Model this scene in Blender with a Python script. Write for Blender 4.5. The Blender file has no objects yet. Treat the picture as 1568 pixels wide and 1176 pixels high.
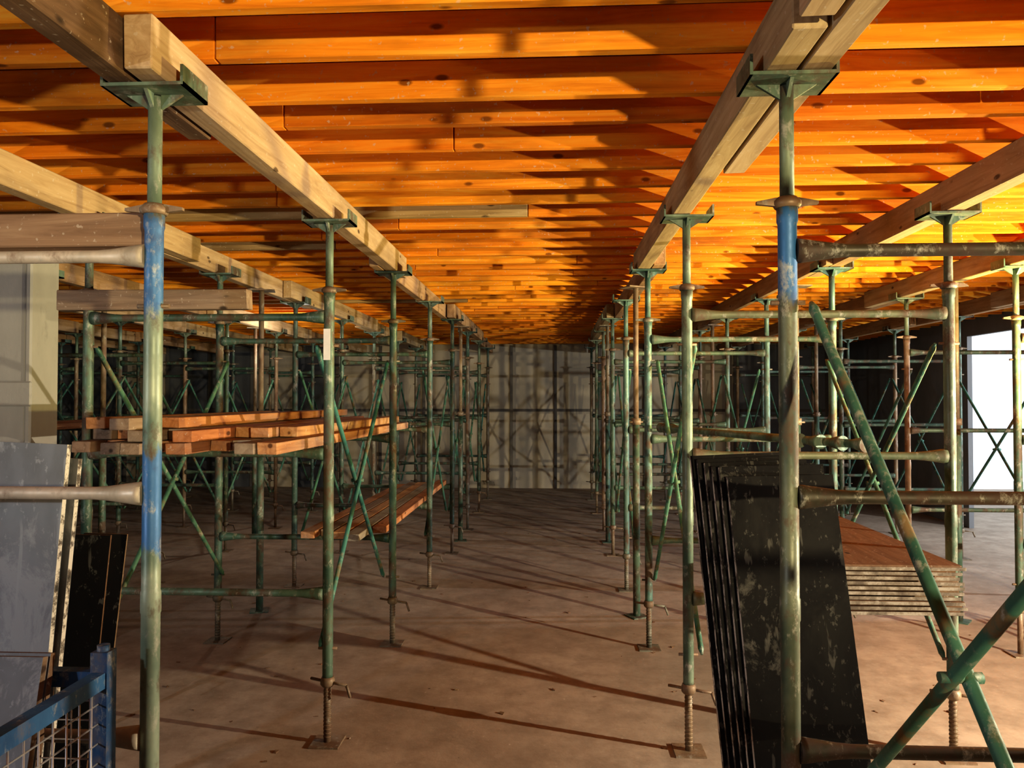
import bpy, math, random
from mathutils import Vector, Matrix
R = random.Random(11)
scene = bpy.context.scene

# ------------------------------------------------------------ mesh builder
class MB:
    def __init__(s):
        s.v=[]; s.f=[]; s.m=[]; s.r=[]; s.sm=[]
    def box(s, p0, p1, mat=0, rnd=None, M=None, jit=0.0):
        rnd = R.random() if rnd is None else rnd
        b=len(s.v)
        for z in (p0[2],p1[2]):
            for (x,y) in ((p0[0],p0[1]),(p1[0],p0[1]),(p1[0],p1[1]),(p0[0],p1[1])):
                c=Vector((x+R.uniform(-jit,jit),y+R.uniform(-jit,jit),z+R.uniform(-jit,jit)))
                s.v.append(M@c if M else c)
        for q in ((0,3,2,1),(4,5,6,7),(0,1,5,4),(1,2,6,5),(2,3,7,6),(3,0,4,7)):
            s.f.append([b+i for i in q]); s.m.append(mat); s.r.append(rnd); s.sm.append(False)
    def poly_prism(s, pts, d, mat=0, rnd=None):
        rnd = R.random() if rnd is None else rnd
        d=Vector(d); b=len(s.v); n=len(pts)
        for p in pts: s.v.append(Vector(p))
        for p in pts: s.v.append(Vector(p)+d)
        fs=[list(range(b+n-1,b-1,-1)), list(range(b+n,b+2*n))]
        for i in range(n):
            j=(i+1)%n; fs.append([b+i,b+j,b+n+j,b+n+i])
        for f in fs:
            s.f.append(f); s.m.append(mat); s.r.append(rnd); s.sm.append(False)
    def tube(s, p, q, prof, mat=0, seg=12, rnd=None):
        rnd = R.random() if rnd is None else rnd
        p=Vector(p); q=Vector(q); ax=(q-p); L=ax.length; ax.normalize()
        if not isinstance(prof,(list,tuple)): prof=[(0,prof),(L,prof)]
        up=Vector((0,0,1)) if abs(ax.z)<.9 else Vector((1,0,0))
        a=ax.cross(up).normalized(); c=ax.cross(a).normalized()
        b=len(s.v)
        for (t,r) in prof:
            for i in range(seg):
                th=2*math.pi*i/seg
                s.v.append(p+ax*t+a*math.cos(th)*r+c*math.sin(th)*r)
        for k in range(len(prof)-1):
            for i in range(seg):
                j=(i+1)%seg
                s.f.append([b+k*seg+i,b+k*seg+j,b+(k+1)*seg+j,b+(k+1)*seg+i]); s.m.append(mat); s.r.append(rnd); s.sm.append(True)
        s.f.append([b+i for i in range(seg-1,-1,-1)]); s.m.append(mat); s.r.append(rnd); s.sm.append(False)
        e=b+(len(prof)-1)*seg
        s.f.append([e+i for i in range(seg)]); s.m.append(mat); s.r.append(rnd); s.sm.append(False)
    def mesh(s, name, mats):
        me=bpy.data.meshes.new(name)
        me.from_pydata([tuple(v) for v in s.v],[],s.f)
        for m in mats: me.materials.append(m)
        me.polygons.foreach_set('material_index', s.m)
        me.polygons.foreach_set('use_smooth', s.sm)
        at=me.attributes.new('rnd','FLOAT','FACE'); at.data.foreach_set('value', s.r)
        me.update()
        import bmesh
        bm=bmesh.new(); bm.from_mesh(me); bmesh.ops.recalc_face_normals(bm, faces=bm.faces); bm.to_mesh(me); bm.free()
        return me
    def obj(s, name, mats, bevel=0, loc=(0,0,0), rot=(0,0,0)):
        return place(name, s.mesh(name,mats), loc, rot, bevel)

def place(name, me, loc=(0,0,0), rot=(0,0,0), bevel=0):
    o=bpy.data.objects.new(name, me); scene.collection.objects.link(o)
    o.location=loc; o.rotation_euler=rot
    if bevel:
        b=o.modifiers.new('bevel','BEVEL'); b.width=bevel; b.segments=1; b.limit_method='ANGLE'
    return o

# ------------------------------------------------------------ materials
class NT:
    def __init__(s,name):
        s.mat=bpy.data.materials.new(name); s.mat.use_nodes=True
        s.n=s.mat.node_tree.nodes; s.l=s.mat.node_tree.links
        s.b=s.n['Principled BSDF']
    def node(s,t,**k):
        n=s.n.new(t)
        for a,v in k.items(): setattr(n,a,v)
        return n
    def coord(s,scale=(1,1,1),src='Object',rndoff=True):
        tc=s.node('ShaderNodeTexCoord'); mp=s.node('ShaderNodeMapping')
        mp.inputs['Scale'].default_value=scale
        s.l.new(tc.outputs[src],mp.inputs['Vector'])
        if rndoff:
            at=s.node('ShaderNodeAttribute',attribute_name='rnd')
            oi=s.node('ShaderNodeObjectInfo')
            ad=s.math('ADD',at.outputs['Fac'],oi.outputs['Random'])
            mu=s.math('MULTIPLY',ad,37.0)
            cb=s.node('ShaderNodeCombineXYZ')
            for i in range(3): s.l.new(mu,cb.inputs[i])
            s.l.new(cb.outputs[0],mp.inputs['Location'])
        return mp.outputs[0]
    def noise(s,vec,scale,detail=4,rough=.6,dist=0):
        n=s.node('ShaderNodeTexNoise'); s.l.new(vec,n.inputs['Vector'])
        n.inputs['Scale'].default_value=scale; n.inputs['Detail'].default_value=detail
        n.inputs['Roughness'].default_value=rough; n.inputs['Distortion'].default_value=dist
        return n.outputs['Fac']
    def ramp(s,fac,stops):
        r=s.node('ShaderNodeValToRGB'); s.l.new(fac,r.inputs[0])
        e=r.color_ramp.elements
        while len(e)<len(stops): e.new(.5)
        for i,(p,c) in enumerate(stops):
            e[i].position=p; e[i].color=(c,c,c,1) if not isinstance(c,tuple) else (*c,1)
        return r.outputs[0]
    def mix(s,fac,a,b,mode='MIX'):
        m=s.node('ShaderNodeMix',data_type='RGBA',blend_type=mode)
        for sock,val in ((m.inputs[0],fac),(m.inputs[6],a),(m.inputs[7],b)):
            if hasattr(val,'is_linked'): s.l.new(val,sock)
            elif isinstance(val,tuple): sock.default_value=(*val,1)
            else: sock.default_value=val
        return m.outputs[2]
    def math(s,op,a,b=0.0,c=None):
        m=s.node('ShaderNodeMath',operation=op)
        for i,val in enumerate((a,b,c)):
            if val is None: continue
            if hasattr(val,'is_linked'): s.l.new(val,m.inputs[i])
            else: m.inputs[i].default_value=val
        return m.outputs[0]
    def bump(s,h,strength=.3,dist=.01):
        b=s.node('ShaderNodeBump'); b.inputs['Strength'].default_value=strength; b.inputs['Distance'].default_value=dist
        s.l.new(h,b.inputs['Height']); s.l.new(b.outputs[0],s.b.inputs['Normal'])
    def out(s,col,rough=.7,metal=0.0,spec=None):
        if isinstance(col,tuple): s.b.inputs['Base Color'].default_value=(*col,1)
        else: s.l.new(col,s.b.inputs['Base Color'])
        if hasattr(rough,'is_linked'): s.l.new(rough,s.b.inputs['Roughness'])
        else: s.b.inputs['Roughness'].default_value=rough
        s.b.inputs['Metallic'].default_value=metal
        if spec is not None: s.b.inputs['Specular IOR Level'].default_value=spec
        return s.mat

def wood(name, axis, light, mid, dark, stain=(.05,.03,.02), stainamt=.7, rough=.85, knots=.12):
    t=NT(name)
    sc=[14,14,14]; sc[axis]=.9
    g=t.coord(tuple(sc)); 
    n=t.noise(g,1.6,6,.65,1.2)
    col=t.ramp(n,[(.25,dark),(.48,mid),(.72,light)])
    at=t.node('ShaderNodeAttribute',attribute_name='rnd')
    tint=t.ramp(at.outputs['Fac'],[(0,(.70,.55,.42)),(.2,(1,1.12,1.0)),(.4,(.88,.66,.5)),(.6,(1.0,1.05,1.0)),(.8,(.78,.70,.6)),(1,(.95,.85,.65))])
    col=t.mix(1.0,col,tint,'MULTIPLY')
    sk=[9,9,9]; sk[axis]=4.2
    kv=t.coord(tuple(sk)); vo=t.node('ShaderNodeTexVoronoi'); t.l.new(kv,vo.inputs['Vector']); vo.inputs['Scale'].default_value=1.0
    kn=t.ramp(vo.outputs['Distance'],[(knots*.6,.9),(knots,0.0)])
    col=t.mix(kn,col,tuple(c*.3 for c in dark))
    ss=[3,3,3]; ss[axis]=.8
    st=t.noise(t.coord(tuple(ss)),1.3,5,.6)
    sf=t.ramp(st,[(.50,0.0),(.74,stainamt)])
    col=t.mix(sf,col,stain)
    sp=t.noise(t.coord((1,1,1)),60,2,.5)
    pf=t.ramp(sp,[(.66,0.0),(.72,.45)])
    col=t.mix(pf,col,(.55,.5,.42))
    t.bump(n,.3,.004)
    return t.out(col,rough,0,.15)

M_joist=wood('joist_timber',0,(.92,.46,.06),(.86,.31,.02),(.60,.17,.01),stain=(.12,.045,.015),stainamt=.7)
M_joistold=wood('joist_timber_old',0,(.50,.36,.20),(.38,.26,.13),(.2,.13,.06),stainamt=.6)
M_ledger=wood('ledger_timber',1,(.56,.42,.29),(.45,.32,.20),(.28,.18,.11),stain=(.10,.07,.05),stainamt=.65)
M_ledgerdk=wood('ledger_timber_dark',1,(.24,.17,.125),(.16,.11,.08),(.08,.055,.04),stainamt=.6)
M_plank=wood('plank_timber',1,(.58,.33,.18),(.45,.22,.11),(.27,.12,.06),stain=(.26,.24,.22),stainamt=.6)
M_plankgrey=wood('plank_timber_grey',1,(.40,.34,.29),(.30,.24,.20),(.18,.14,.11),stain=(.3,.29,.28),stainamt=.5)
M_beam=wood('beam_timber_cross',0,(.38,.31,.24),(.28,.21,.16),(.16,.115,.085),stain=(.1,.1,.1),stainamt=.6)

def paint(name, bands=(), hue=(.026,.072,.062), bright=(.09,.17,.145), rust=(.10,.06,.04), ra=.48):
    t=NT(name)
    v=t.coord((1,1,.55))
    oi=t.node('ShaderNodeObjectInfo')
    n=t.noise(v,3.2,5,.6)
    base=t.ramp(n,[(.3,hue),(.5,bright),(.62,hue),(.8,tuple(c*1.3 for c in bright))])
    olive=t.ramp(oi.outputs['Random'],[(0,(.6,.7,.68)),(.35,(1.2,1.0,.8)),(.6,(.75,.95,1)),(.8,(1.1,.9,.7)),(1,(1.3,1.3,1.1))])
    base=t.mix(1.0,base,olive,'MULTIPLY')
    r=t.noise(v,9,6,.7)
    rf=t.ramp(r,[(ra,0.0),(ra+.13,.92)])
    col=t.mix(rf,base,rust)
    w=t.noise(v,24,6,.75)
    wf=t.ramp(w,[(.55,0.0),(.68,.75)])
    wcol=(.40,.40,.35)
    if bands:
        tc=t.node('ShaderNodeTexCoord'); sx=t.node('ShaderNodeSeparateXYZ'); t.l.new(tc.outputs['Object'],sx.inputs[0])
        z=t.math('ADD',sx.outputs['Z'],t.math('MULTIPLY',t.math('SUBTRACT',r,.5),.3))
        fac=None
        for zc,h in bands:
            d=t.math('ABSOLUTE',t.math('SUBTRACT',z,zc))
            f=t.ramp(t.math('SUBTRACT',h+.5,d),[(.48,0.0),(.51,1.0)])
            fac=f if fac is None else t.math('MAXIMUM',fac,f)
        col=t.mix(t.math('MULTIPLY',fac,.85),col,(.025,.14,.38))
        col=t.mix(t.math('MULTIPLY',rf,.35),col,rust)
    col=t.mix(wf,col,wcol)
    t.bump(w,.25,.002)
    rr=t.ramp(r,[(.4,.45),(.7,.8)])
    return t.out(col,rr,.2)
M_green=paint('green_painted_steel')
M_greennear=paint('grey_green_worn_steel',hue=(.05,.105,.09),bright=(.15,.235,.205),ra=.50)
M_greenblue=paint('green_painted_steel_blue_bands',((2.03,.13),(1.36,.14)),hue=(.08,.15,.14),bright=(.24,.34,.32),ra=.52)
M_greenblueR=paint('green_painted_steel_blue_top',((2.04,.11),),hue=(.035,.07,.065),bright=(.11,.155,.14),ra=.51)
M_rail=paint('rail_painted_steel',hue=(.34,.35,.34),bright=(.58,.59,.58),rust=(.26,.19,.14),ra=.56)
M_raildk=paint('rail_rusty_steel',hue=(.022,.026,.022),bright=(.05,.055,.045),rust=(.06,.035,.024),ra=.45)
M_railmid=paint('rail_weathered_steel',hue=(.06,.095,.07),bright=(.14,.18,.13),rust=(.13,.09,.055),ra=.50)
M_jack=paint('jack_steel',hue=(.14,.115,.09),bright=(.26,.22,.17),rust=(.17,.105,.065))
M_brace=paint('brace_green',hue=(.025,.10,.085),bright=(.08,.23,.19),rust=(.20,.13,.06),ra=.52)
M_bluep=paint('blue_painted_steel',hue=(.01,.06,.2),bright=(.03,.14,.38),rust=(.14,.13,.14))

def floor_mat():
    t=NT('dusty_concrete_floor')
    v=t.coord((1,1,1),rndoff=False)
    n=t.noise(v,.8,7,.65); 
    col=t.ramp(n,[(.3,(.27,.22,.17)),(.5,(.37,.305,.24)),(.7,(.46,.39,.315))])
    n2=t.noise(v,5,8,.7)
    col=t.mix(t.ramp(n2,[(.35,.65),(.6,0.0)]),col,(.20,.155,.115))
    n3=t.noise(v,40,3,.6)
    col=t.mix(t.ramp(n3,[(.68,0.0),(.74,.7)]),col,(.56,.50,.43))
    col=t.mix(t.ramp(n3,[(.22,.8),(.30,0.0)]),col,(.09,.06,.045))
    t.bump(n2,.35,.01)
    return t.out(col,.85)
M_floor=floor_mat()
def conc(name,a,b):
    t=NT(name); v=t.coord((1,1,.4),rndoff=False)
    n=t.noise(v,1.3,7,.65)
    col=t.ramp(n,[(.3,a),(.7,b)])
    n2=t.noise(v,14,5,.7)
    col=t.mix(t.ramp(n2,[(.6,0.0),(.75,.4)]),col,tuple(c*.55 for c in a))
    t.bump(n2,.2,.01)
    return t.out(col,.85)
M_wall=conc('beige_board_wall',(.34,.30,.22),(.47,.42,.32))
M_wallgrey=conc('grey_concrete_wall',(.13,.14,.15),(.2,.21,.22))
M_walldark=conc('dark_board_wall',(.05,.055,.06),(.09,.095,.10))
M_col=conc('concrete_column',(.30,.30,.275),(.42,.42,.39))
M_seam=conc('dark_wall_strip',(.08,.07,.06),(.14,.13,.11))
def deck():
    t=NT('formply_deck'); v=t.coord((1,6,6),rndoff=False)
    n=t.noise(v,1.5,6,.6)
    col=t.ramp(n,[(.3,(.25,.06,.012)),(.55,(.38,.10,.018)),(.75,(.45,.15,.03))])
    return t.out(col,.8,0,.2)
M_deck=deck()
def ply_face(name,base,scr,thr=.6,scale=9,amt=.85,spec=.4):
    t=NT(name); v=t.coord((1,1,.6))
    n=t.noise(v,scale,8,.75,.6)
    f=t.ramp(n,[(thr,0.0),(thr+.07,amt)])
    n2=t.noise(v,2.5,4,.6)
    b=t.ramp(n2,[(.3,tuple(c*.6 for c in base)),(.7,tuple(min(1,c*1.35) for c in base))])
    col=t.mix(f,b,scr)
    s=t.coord((22,22,1.6)); n3=t.noise(s,1.4,3,.5)
    col=t.mix(t.ramp(n3,[(.64,0.0),(.68,.6)]),col,scr)
    n4=t.noise(v,38,4,.7)
    col=t.mix(t.ramp(n4,[(.60,0.0),(.66,.6)]),col,scr)
    return t.out(col,t.ramp(n,[(.4,.55),(.7,.85)]),0,spec)
M_plyblack=ply_face('black_film_plywood',(.008,.008,.009),(.10,.10,.092),.58,6,.7,.12)
M_plygrey=ply_face('grey_film_plywood',(.19,.21,.23),(.37,.40,.42),.52,5,.7)
def edge():
    t=NT('plywood_edge'); v=t.coord((1,1,1)); n=t.noise(v,14,6,.75)
    return t.out(t.ramp(n,[(.38,(.03,.028,.025)),(.47,(.14,.12,.1)),(.54,(.6,.57,.5))]),.8)
M_edge=edge()
def edgel():
    t=NT('plywood_edge_pale'); v=t.coord((1,1,1)); n=t.noise(v,16,5,.7)
    return t.out(t.ramp(n,[(.35,(.10,.08,.06)),(.5,(.21,.18,.14)),(.62,(.36,.33,.28))]),.8)
M_edgel=edgel()
M_plytop=wood('plywood_brown',1,(.26,.17,.12),(.19,.12,.08),(.12,.07,.05),stain=(.12,.09,.07),stainamt=.4)
def plain(name,c,r=.6,m=0):
    t=NT(name); v=t.coord(); n=t.noise(v,12,4)
    return t.out(t.ramp(n,[(.3,tuple(x*.8 for x in c)),(.7,c)]),r,m)
M_mesh=plain('galvanised_wire',(.55,.57,.6),.4,.6)
M_label=plain('white_label',(.8,.8,.78))
M_black=plain('black_rubber',(.03,.03,.03))

# ------------------------------------------------------------ room shell
JB=2.65; JH=.13
def slab(name,p0,p1,mat,bev=0):
    b=MB(); b.box(p0,p1); return b.obj(name,[mat],bev)
slab('floor',(-9.2,-3.4,-.2),(12,14.6,0),M_floor)
slab('ceiling',(-9.2,-3.4,JB+JH),(5.5,14.6,JB+JH+.15),M_deck)
b=MB(); b.box((-9.2,14.3,0),(5.5,14.5,JB+JH),0)
x=-9.0; k=0
while x<5.2:
    b.box((x,14.27,0),(x+.05,14.3,JB),1)
    if x<-4.3 and k%3!=1: b.box((x+.05,14.28,0),(x+.82,14.3,JB),2)
    if x>3.3: b.box((x+.05,14.28,0),(x+.82,14.3,JB),3)
    x+=.82; k+=1
b.box((-9,14.275,1.42),(5.3,14.279,1.47),1)
b.obj('wall_back',[M_wall,M_seam,M_walldark,M_wallgrey])
slab('wall_left',(-9.2,-3.4,0),(-9.0,14.3,JB+JH),M_walldark)
slab('light_block_rear',(-9.0,-3.4,0),(5.3,-3.2,JB+JH),M_wallgrey)  # unseen wall added to cut sky light from behind the camera
b=MB()
b.box((5.3,10.15,0),(5.36,14.3,JB+JH),0)
b.box((5.3,6.2,2.45),(5.36,10.15,JB+JH),0)
b.box((5.3,-3.2,0),(5.36,6.2,JB+JH),0)
b.obj('wall_right',[M_wallgrey])
b=MB(); b.box((-3.75,4.42,0),(-3.14,4.66,JB),0)
b.box((-3.14,4.41,0),(-3.10,4.67,JB),0)
b.box((-3.76,4.40,1.6),(-3.09,4.42,1.75),0)
b.obj('concrete_column',[M_col],.01)

# ------------------------------------------------------------ joists
yl=2.21-.285*9
while yl<14.1:
    b=MB(); x=-8.95; o=0
    while x<5.25:
        L=R.uniform(2.8,5.2); x1=min(x+L,5.28)
        mat=1 if (R.random()<.08) else 0
        b.box((x,yl+o,JB),(x1,yl+o+.04,JB+JH-.002),mat,jit=.0008)
        if x1>=5.25: break
        if R.random()<.2: x=x1-R.uniform(.12,.4); o=.042-o
        else: x=x1+.004
    b.obj('timber_joist',[M_joist,M_joistold],.003)
    yl+=.285

# ------------------------------------------------------------ ledgers
LZ=2.5
def ledger(xc,y0,y1,pieces=None,mat=M_ledger):
    b=MB()
    if pieces:
        for (xa,xb,ya,yb,m) in pieces: b.box((xa,ya,LZ+.003),(xb,yb,JB-.003),m,jit=.002)
    else:
        y=y0; k=0
        while y<y1:
            L=R.uniform(2.6,3.6); ye=min(y+L,y1)
            xa=xc-.078 if k%2==0 else xc+.002
            b.box((xa,y,LZ+.003),(xa+.074,ye,JB-.003),0,jit=.002)
            if ye>=y1: break
            y=ye-R.uniform(.35,.8); k+=1
    return b.obj('timber_ledger',[mat,M_ledgerdk],.004)
ledger(-1.08,0,0,[(-1.21,-1.13,-.9,2.48,1),(-1.12,-1.04,1.93,5.4,0),(-1.19,-1.125,4.9,8.4,0),(-1.11,-1.03,8.0,11.4,0),(-1.19,-1.115,10.9,14.2,0)])
ledger(.63,0,0,[(.555,.635,-.9,1.75,0),(.65,.73,-.9,2.96,0),(.555,.638,1.80,5.35,0),(.645,.72,4.95,8.5,0),(.56,.64,8.1,11.5,0),(.645,.72,11.0,14.2,0)])
ledger(1.83,0,0,[(1.79,1.87,-.9,5.5,0),(1.74,1.785,5.0,8.6,0),(1.79,1.87,8.2,14.2,0)])
for xc in (-2.28,3.0,4.2,-4.75,-6.2,-7.4): ledger(xc,-.9,14.2)
ledger(-3.55,4.75,14.2)

# ------------------------------------------------------------ shoring frame
FW=1.2; RZ=(.71,1.38,2.04)
def frame_mesh(name, mleg, mrail, detail=True):
    b=MB(); sg=16 if detail else 8
    for x in (0,FW):
        b.box((x-.07,-.07,0),(x+.07,.07,.008),2,.5)
        b.tube((x,0,.008),(x,0,.33),.017,2,sg,.3)
        if detail:
            for k in range(14):
                b.tube((x,0,.03+k*.018),(x,0,.037+k*.018),.019,2,sg,.3)
        b.tube((x,0,.27),(x,0,.315),[(0,.026),(.01,.034),(.03,.034),(.045,.028)],2,sg,.4)
        b.tube((x,0,.29),(x+.10,-.03,.285),.007,2,6,.4); b.tube((x+.10,-.03,.285),(x+.12,-.036,.23),.007,2,6,.4)
        b.tube((x,0,.29),(x-.09,.03,.295),.007,2,6,.4)
        b.tube((x,0,.31),(x,0,2.155),[(0,.025),(.02,.025),(.74,.025),(.745,.027),(.80,.027),(.805,.025),(1.80,.025),(1.81,.028),(1.845,.028)],0,sg,.2)
        b.tube((x,0,2.155),(x,0,2.185),[(0,.032),(.008,.037),(.018,.037),(.03,.026)],2,sg,.6)
        for sgn in (-1,1):
            b.poly_prism([(x+sgn*.028,-.007,2.16),(x+sgn*.082,-.007,2.166),(x+sgn*.082,-.007,2.174),(x+sgn*.028,-.007,2.184)],(0,.014,0),2)
        b.tube((x,0,2.185),(x,0,2.485),.019,3,sg,.1)
        hy=.075
        b.box((x-.115,-hy,2.49),(x+.115,hy,2.499),3,.2)
        for sgn in (-1,1):
            xa,xb=sorted((x+sgn*.115,x+sgn*.107))
            b.box((xa,-hy,2.49),(xb,hy,2.545),3,.2)
            b.poly_prism([(x+sgn*.018,-.005,2.49),(x+sgn*.08,-.005,2.49),(x+sgn*.018,-.005,2.45)],(0,.01,0),3)
            b.poly_prism([(x-.005,sgn*.018,2.49),(x-.005,sgn*.055,2.49),(x-.005,sgn*.018,2.45)],(.01,0,0),3)
        for z in (.45,1.9):
            b.tube((x-.045,0,z),(x+.045,0,z),.007,2,6)
    for z in RZ:
        b.tube((.02,0,z),(FW-.02,0,z),[(0,.034),(.02,.032),(.10,.021),(.14,.018),(FW-.18,.018),(FW-.14,.021),(FW-.06,.032),(FW-.04,.034)],1,sg)
    return b.mesh(name,[mleg,mrail,M_jack,M_greennear])
FM_near=frame_mesh('frame_blue_banded',M_greenblue,M_rail)
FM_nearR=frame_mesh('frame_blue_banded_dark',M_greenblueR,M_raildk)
FM_a=frame_mesh('frame_green',M_green,M_green)
FM_b=frame_mesh('frame_green_rusty',M_greennear,M_railmid)
FM_far=frame_mesh('frame_far',M_green,M_green,False)
FM_jk=frame_mesh('frame_far_brown',M_jack,M_green,False)
Y=[.57,2.1,3.66,5.15,6.7,8.2,9.7,11.2,12.7]
def brace(x,ya,yb,z0=.45,z1=1.9):
    b=MB()
    for (za,zb,dx) in ((z1,z0,-.012),(z0,z1,.012)):
        L=Vector((0,yb-ya,zb-za)).length
        b.tube((x+dx,ya,za),(x+dx,yb,zb),[(0,.006),(.03,.014),(.06,.0125),(L-.06,.0125),(L-.03,.014),(L,.006)],0,10)
    ym=(ya+yb)/2; b.tube((x-.035,ym,(z0+z1)/2),(x+.035,ym,(z0+z1)/2),.01,0,8)
    b.obj('cross_brace',[M_brace])
rowdef={-2.28:(0,9),.63:(0,9),3.0:(3,9),-4.75:(3,9),-7.4:(3,9)}
for x0,(a,c) in rowdef.items():
    for k in range(a,c):
        y=Y[k]; xx=x0
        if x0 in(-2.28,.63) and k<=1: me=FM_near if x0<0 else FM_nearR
        elif x0 in(-2.28,.63) and k<=4: me=FM_a if (x0<0) else FM_b
        else: me=FM_jk if (k%2==0) else FM_far
        if x0==-2.28 and k==1: xx-=.03; y-=.02
        place('shoring_frame',me,(xx,y,0))
    for (p,q) in ((0,1),(2,3),(4,5),(5,6),(6,7),(7,8)):
        if p<a or (p==0 and x0<0): continue
        brace(x0+.05,Y[p],Y[q]); brace(x0+FW-.05,Y[p],Y[q])
def prop_mesh():
    b=MB()
    b.box((-.07,-.07,0),(.07,.07,.008),0)
    b.tube((0,0,.008),(0,0,1.45),.027,0,12,.2)
    b.tube((0,0,1.45),(0,0,1.5),.036,1,12,.2)
    b.tube((0,0,1.5),(0,0,2.49),.02,1,12,.2)
    b.box((-.1,-.07,2.49),(.1,.07,2.499),1)
    b.tube((-.06,0,1.47),(.06,0,1.47),.007,1,6)
    return b.mesh('steel_prop',[M_green,M_jack])
PM=prop_mesh()
for (x,y) in ((-1.08,8.95),(.63,5.9),(1.83,5.9),(-2.28,5.9),(-3.55,5.9),(1.83,8.95),(3.0,8.95),(.63,8.95),(-3.55,9.0),(-6.2,8.9),(3.0,5.9)):
    place('steel_prop',PM,(x,y,0),(0,0,R.uniform(0,1)))

# ------------------------------------------------------------ cross timbers at left
def tim(name,p0,p1,mat):
    b=MB(); b.box(p0,p1,jit=.002); return b.obj(name,[mat],.004)
tim('timber_beam',(-2.6,2.12,2.078),(-1.155,2.20,2.175),M_beam)
tim('timber_beam',(-2.42,3.62,2.078),(-1.47,3.69,2.175),M_beam)
# ------------------------------------------------------------ plank stack left
b=MB(); z=1.402
for lay in range(3):
    x=-2.17+.02*lay
    n=10 if lay<1 else (9 if lay==1 else 4)
    for k in range(n):
        if lay==2 and k in (1,): x+=.1; continue
        w=.09
        ya=3.32+R.uniform(-.10,.22)+(.3 if (lay==1 and k>5) else 0); yb=R.uniform(5.6,6.5)
        b.box((x,ya,z),(x+w,yb,z+.05),1 if R.random()<.4 else 0,jit=.002)
        x+=w+.008
    z+=.053
b.obj('timber_plank_stack',[M_plank,M_plankgrey],.003)
b=MB()
for k in range(5):
    x=-1.62+k*.098
    M=Matrix.Translation((x,6.5,.735))@Matrix.Rotation(math.radians(-1+k*.3),4,'Z')
    b.box((0,-1.45+R.uniform(-.2,.2),0),(.09,1.6+R.uniform(-.3,.2),.045),k%2,M=M)
b.obj('timber_plank_stack',[M_plank,M_plankgrey],.003)
b=MB()
for k in range(5):
    x=-4.5+k*.12
    b.box((x,5.0,1.402),(x+.1,8.4,1.45),0)
b.obj('timber_plank_stack',[M_plank],.003)

# ------------------------------------------------------------ ply stack right
b=MB(); z=.738
for k in range(10):
    M=Matrix.Translation((1.455+R.uniform(-.015,.015),4.28,z))@Matrix.Rotation(math.radians(R.uniform(-.9,.9)),4,'Z')
    w=.255
    b.box((-w,-.93+R.uniform(-.03,.03),0),(w,.95,.016),0,M=M)
    b.box((-w+.001,-.965,.001),(w-.001,-.961,.015),1,M=M)
    z+=.0195+R.uniform(0,.002)
b.obj('plywood_sheet_stack',[M_plytop,M_edgel],.001)

# ------------------------------------------------------------ leaning sheets
def sheets(name,origin,n,w,h,th,lean,roll,yaw,dx,dy,face,edgem,heights=None):
    b=MB()
    for k in range(n):
        M=(Matrix.Translation(Vector(origin)+Vector((dx*k,dy*k,0)))@Matrix.Rotation(yaw,4,'Z')
           @Matrix.Rotation(-lean,4,'X')@Matrix.Rotation(-roll*(1+.2*k),4,'Y'))
        hh=h+(heights[k] if heights else 0)
        b.box((0,-.001,0.0),(w,0,hh),0,M=M)
        b.box((0,0,0),(w,th-.001,hh),1,M=M)
        b.box((0.0,th-.001,0),(w,th,hh),0,M=M)
    return b.obj(name,[face,edgem])
sheets('black_plywood_sheets',(.62,2.22,.02),6,.345,1.44,.018,math.radians(14),math.radians(1.3),math.radians(3),-.012,.026,M_plyblack,M_edge,[-.03,.0,.0,.01,.02,.03])
sheets('grey_plywood_sheets',(-2.12,2.18,.02),2,.60,1.51,.018,math.radians(4),math.radians(-2),math.radians(-3),.01,.03,M_plygrey,M_edge,[0,-.04])
sheets('dark_plywood_sheet',(-1.62,2.30,.02),2,.13,1.19,.02,math.radians(5),math.radians(-4),math.radians(20),.02,.03,M_plyblack,M_plytop)

# ------------------------------------------------------------ blue mesh crate
cx0,cx1,cy0,cy1=-2.2,-1.165,.85,1.95; CT=.93
b=MB()
for (x,y) in ((cx0,cy0),(cx1,cy0),(cx0,cy1),(cx1,cy1)):
    b.box((x-.022,y-.022,0),(x+.022,y+.022,CT+.06),0)
    b.tube((x,y,CT+.05),(x,y,CT+.075),.016,0,10)
for zz in (.12,.5,CT-.03):
    for y in (cy0,cy1): b.box((cx0,y-.018,zz),(cx1,y+.018,zz+.04),0)
    for x in (cx0,cx1): b.box((x-.018,cy0,zz),(x+.018,cy1,zz+.04),0)
b.box((cx0,cy0,.12),(cx1,cy1,.135),0)
zz=.16
while zz<CT-.03:
    for y in (cy0,cy1): b.tube((cx0,y,zz),(cx1,y,zz),.0025,1,5)
    for x in (cx0,cx1): b.tube((x,cy0,zz),(x,cy1,zz),.0025,1,5)
    zz+=.05
t=cx0+.05
while t<cx1:
    for y in (cy0,cy1): b.tube((t,y,.14),(t,y,CT-.02),.0025,1,5)
    t+=.05
t=cy0+.05
while t<cy1:
    for x in (cx0,cx1): b.tube((x,t,.14),(x,t,CT-.02),.0025,1,5)
    t+=.05
b.obj('blue_mesh_crate',[M_bluep,M_mesh])
sheets('plywood_offcut',(-2.0,1.70,.142),2,.72,.87,.02,math.radians(12),0,0,0,.03,M_plygrey,M_plytop)

# ------------------------------------------------------------ spare tubes on right frame
b=MB()
for k in range(4):
    dx=k*.06
    p=Vector((1.42-dx,3.58+dx*2,1.435));q=Vector((.84-dx*.3,5.5+dx,1.435))
    L=(q-p).length
    b.tube(p,q,[(0,.036),(.02,.034),(.10,.020),(L-.10,.020),(L-.02,.034),(L,.036)],0,14)
b.obj('spare_scaffold_tubes',[M_greennear])

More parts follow.
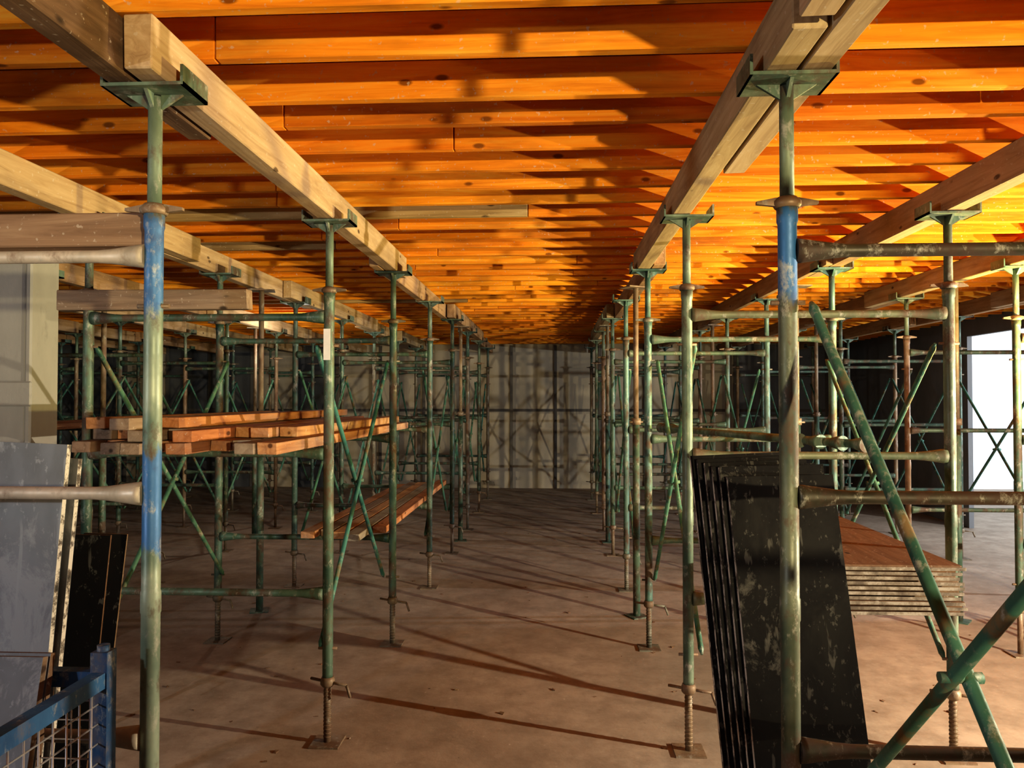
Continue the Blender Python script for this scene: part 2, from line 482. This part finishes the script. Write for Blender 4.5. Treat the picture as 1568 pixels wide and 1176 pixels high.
b=MB(); b.box((-1.098,3.626,1.83),(-1.066,3.630,1.98),0); b.obj('paper_label',[M_label])
b=MB()
for k in range(110):
    x=R.uniform(-2.5,3.2); y=R.uniform(2.2,10); s=R.uniform(.003,.016)
    M=Matrix.Translation((x,y,0))@Matrix.Rotation(R.uniform(0,3),4,'Z')
    b.box((-s,-s*.5,0),(s,s*.5,s*.4),0,M=M,jit=s*.3)
b.obj('floor_debris',[M_plytop])

# ------------------------------------------------------------ work lights and added fill lights
def lamp(loc,color,power,size,spot=None,aim=None,blend=.6):
    l=bpy.data.lights.new('lamp','SPOT' if spot else 'POINT'); l.energy=power; l.color=color; l.shadow_soft_size=size
    o=bpy.data.objects.new('lamp',l); scene.collection.objects.link(o); o.location=loc
    if spot:
        l.spot_size=math.radians(spot); l.spot_blend=blend
        o.rotation_euler=(Vector(aim)-Vector(loc)).to_track_quat('-Z','Y').to_euler()
def worklight(loc,aim,color,power,size=.05,spot=None,blend=.6):
    x,y,z=loc; a=math.atan2(aim[1]-y,aim[0]-x)
    b=MB()
    for k in range(3):
        th=a+math.pi/3+k*2*math.pi/3
        b.tube((x-.2*math.cos(a),y-.2*math.sin(a),.6),(x-.2*math.cos(a)+.5*math.cos(th),y-.2*math.sin(a)+.5*math.sin(th),.0),.012,0,8)
    b.tube((x-.2*math.cos(a),y-.2*math.sin(a),.55),(x-.2*math.cos(a),y-.2*math.sin(a),z-.1),.014,0,10)
    M=Matrix.Translation((x,y,z))@Matrix.Rotation(a,4,'Z')
    b.box((-.24,-.13,-.1),(-.16,.13,.1),0,M=M)
    b.box((-.16,-.12,-.09),(-.155,.12,.09),1,M=M)
    b.obj('work_light',[M_black,M_label])
    lamp(loc,color,power,size,spot,aim,blend)
worklight((4.5,2.35,1.3),(0,5.2,.5),(1.0,.84,.60),1400,.02,135,1.0)
worklight((3.55,4.5,1.5),(2.6,4.6,2.7),(1.0,.78,.24),620,.04,140)
worklight((-3.7,-.7,1.9),(0,4.5,2.0),(.97,.98,1.0),170,.05)
worklight((1.9,-2.2,1.75),(.5,2.2,3.15),(1.0,.80,.45),950,.04,64,.5)  # added warm fill behind the camera for the joist faces, stand included
lamp((8.0,6.5,1.9),(.95,.97,1.0),850,.05)  # added point light outside the opening, brightens the back wall
lamp((-3.0,8.9,2.3),(1.0,.93,.8),30,.06)  # added fill without fixture, lifts the far end

# ------------------------------------------------------------ world
w=bpy.data.worlds.new('World'); scene.world=w; w.use_nodes=True
bg=w.node_tree.nodes['Background']; bg.inputs[0].default_value=(.84,.92,1.0,1); bg.inputs[1].default_value=1.4

# ------------------------------------------------------------ camera
cam=bpy.data.cameras.new('camera'); co=bpy.data.objects.new('camera',cam); scene.collection.objects.link(co)
co.location=(0,0,1.64); cam.sensor_width=36; cam.lens=27.05
co.rotation_euler=(math.radians(91.17),0,math.radians(3.06))
cam.clip_start=.05
scene.camera=co
scene.view_settings.view_transform='Standard'
for lk in ('Medium High Contrast','High Contrast'):
    try: scene.view_settings.look=lk; print('look',lk); break
    except Exception as e: print('nolook',e)
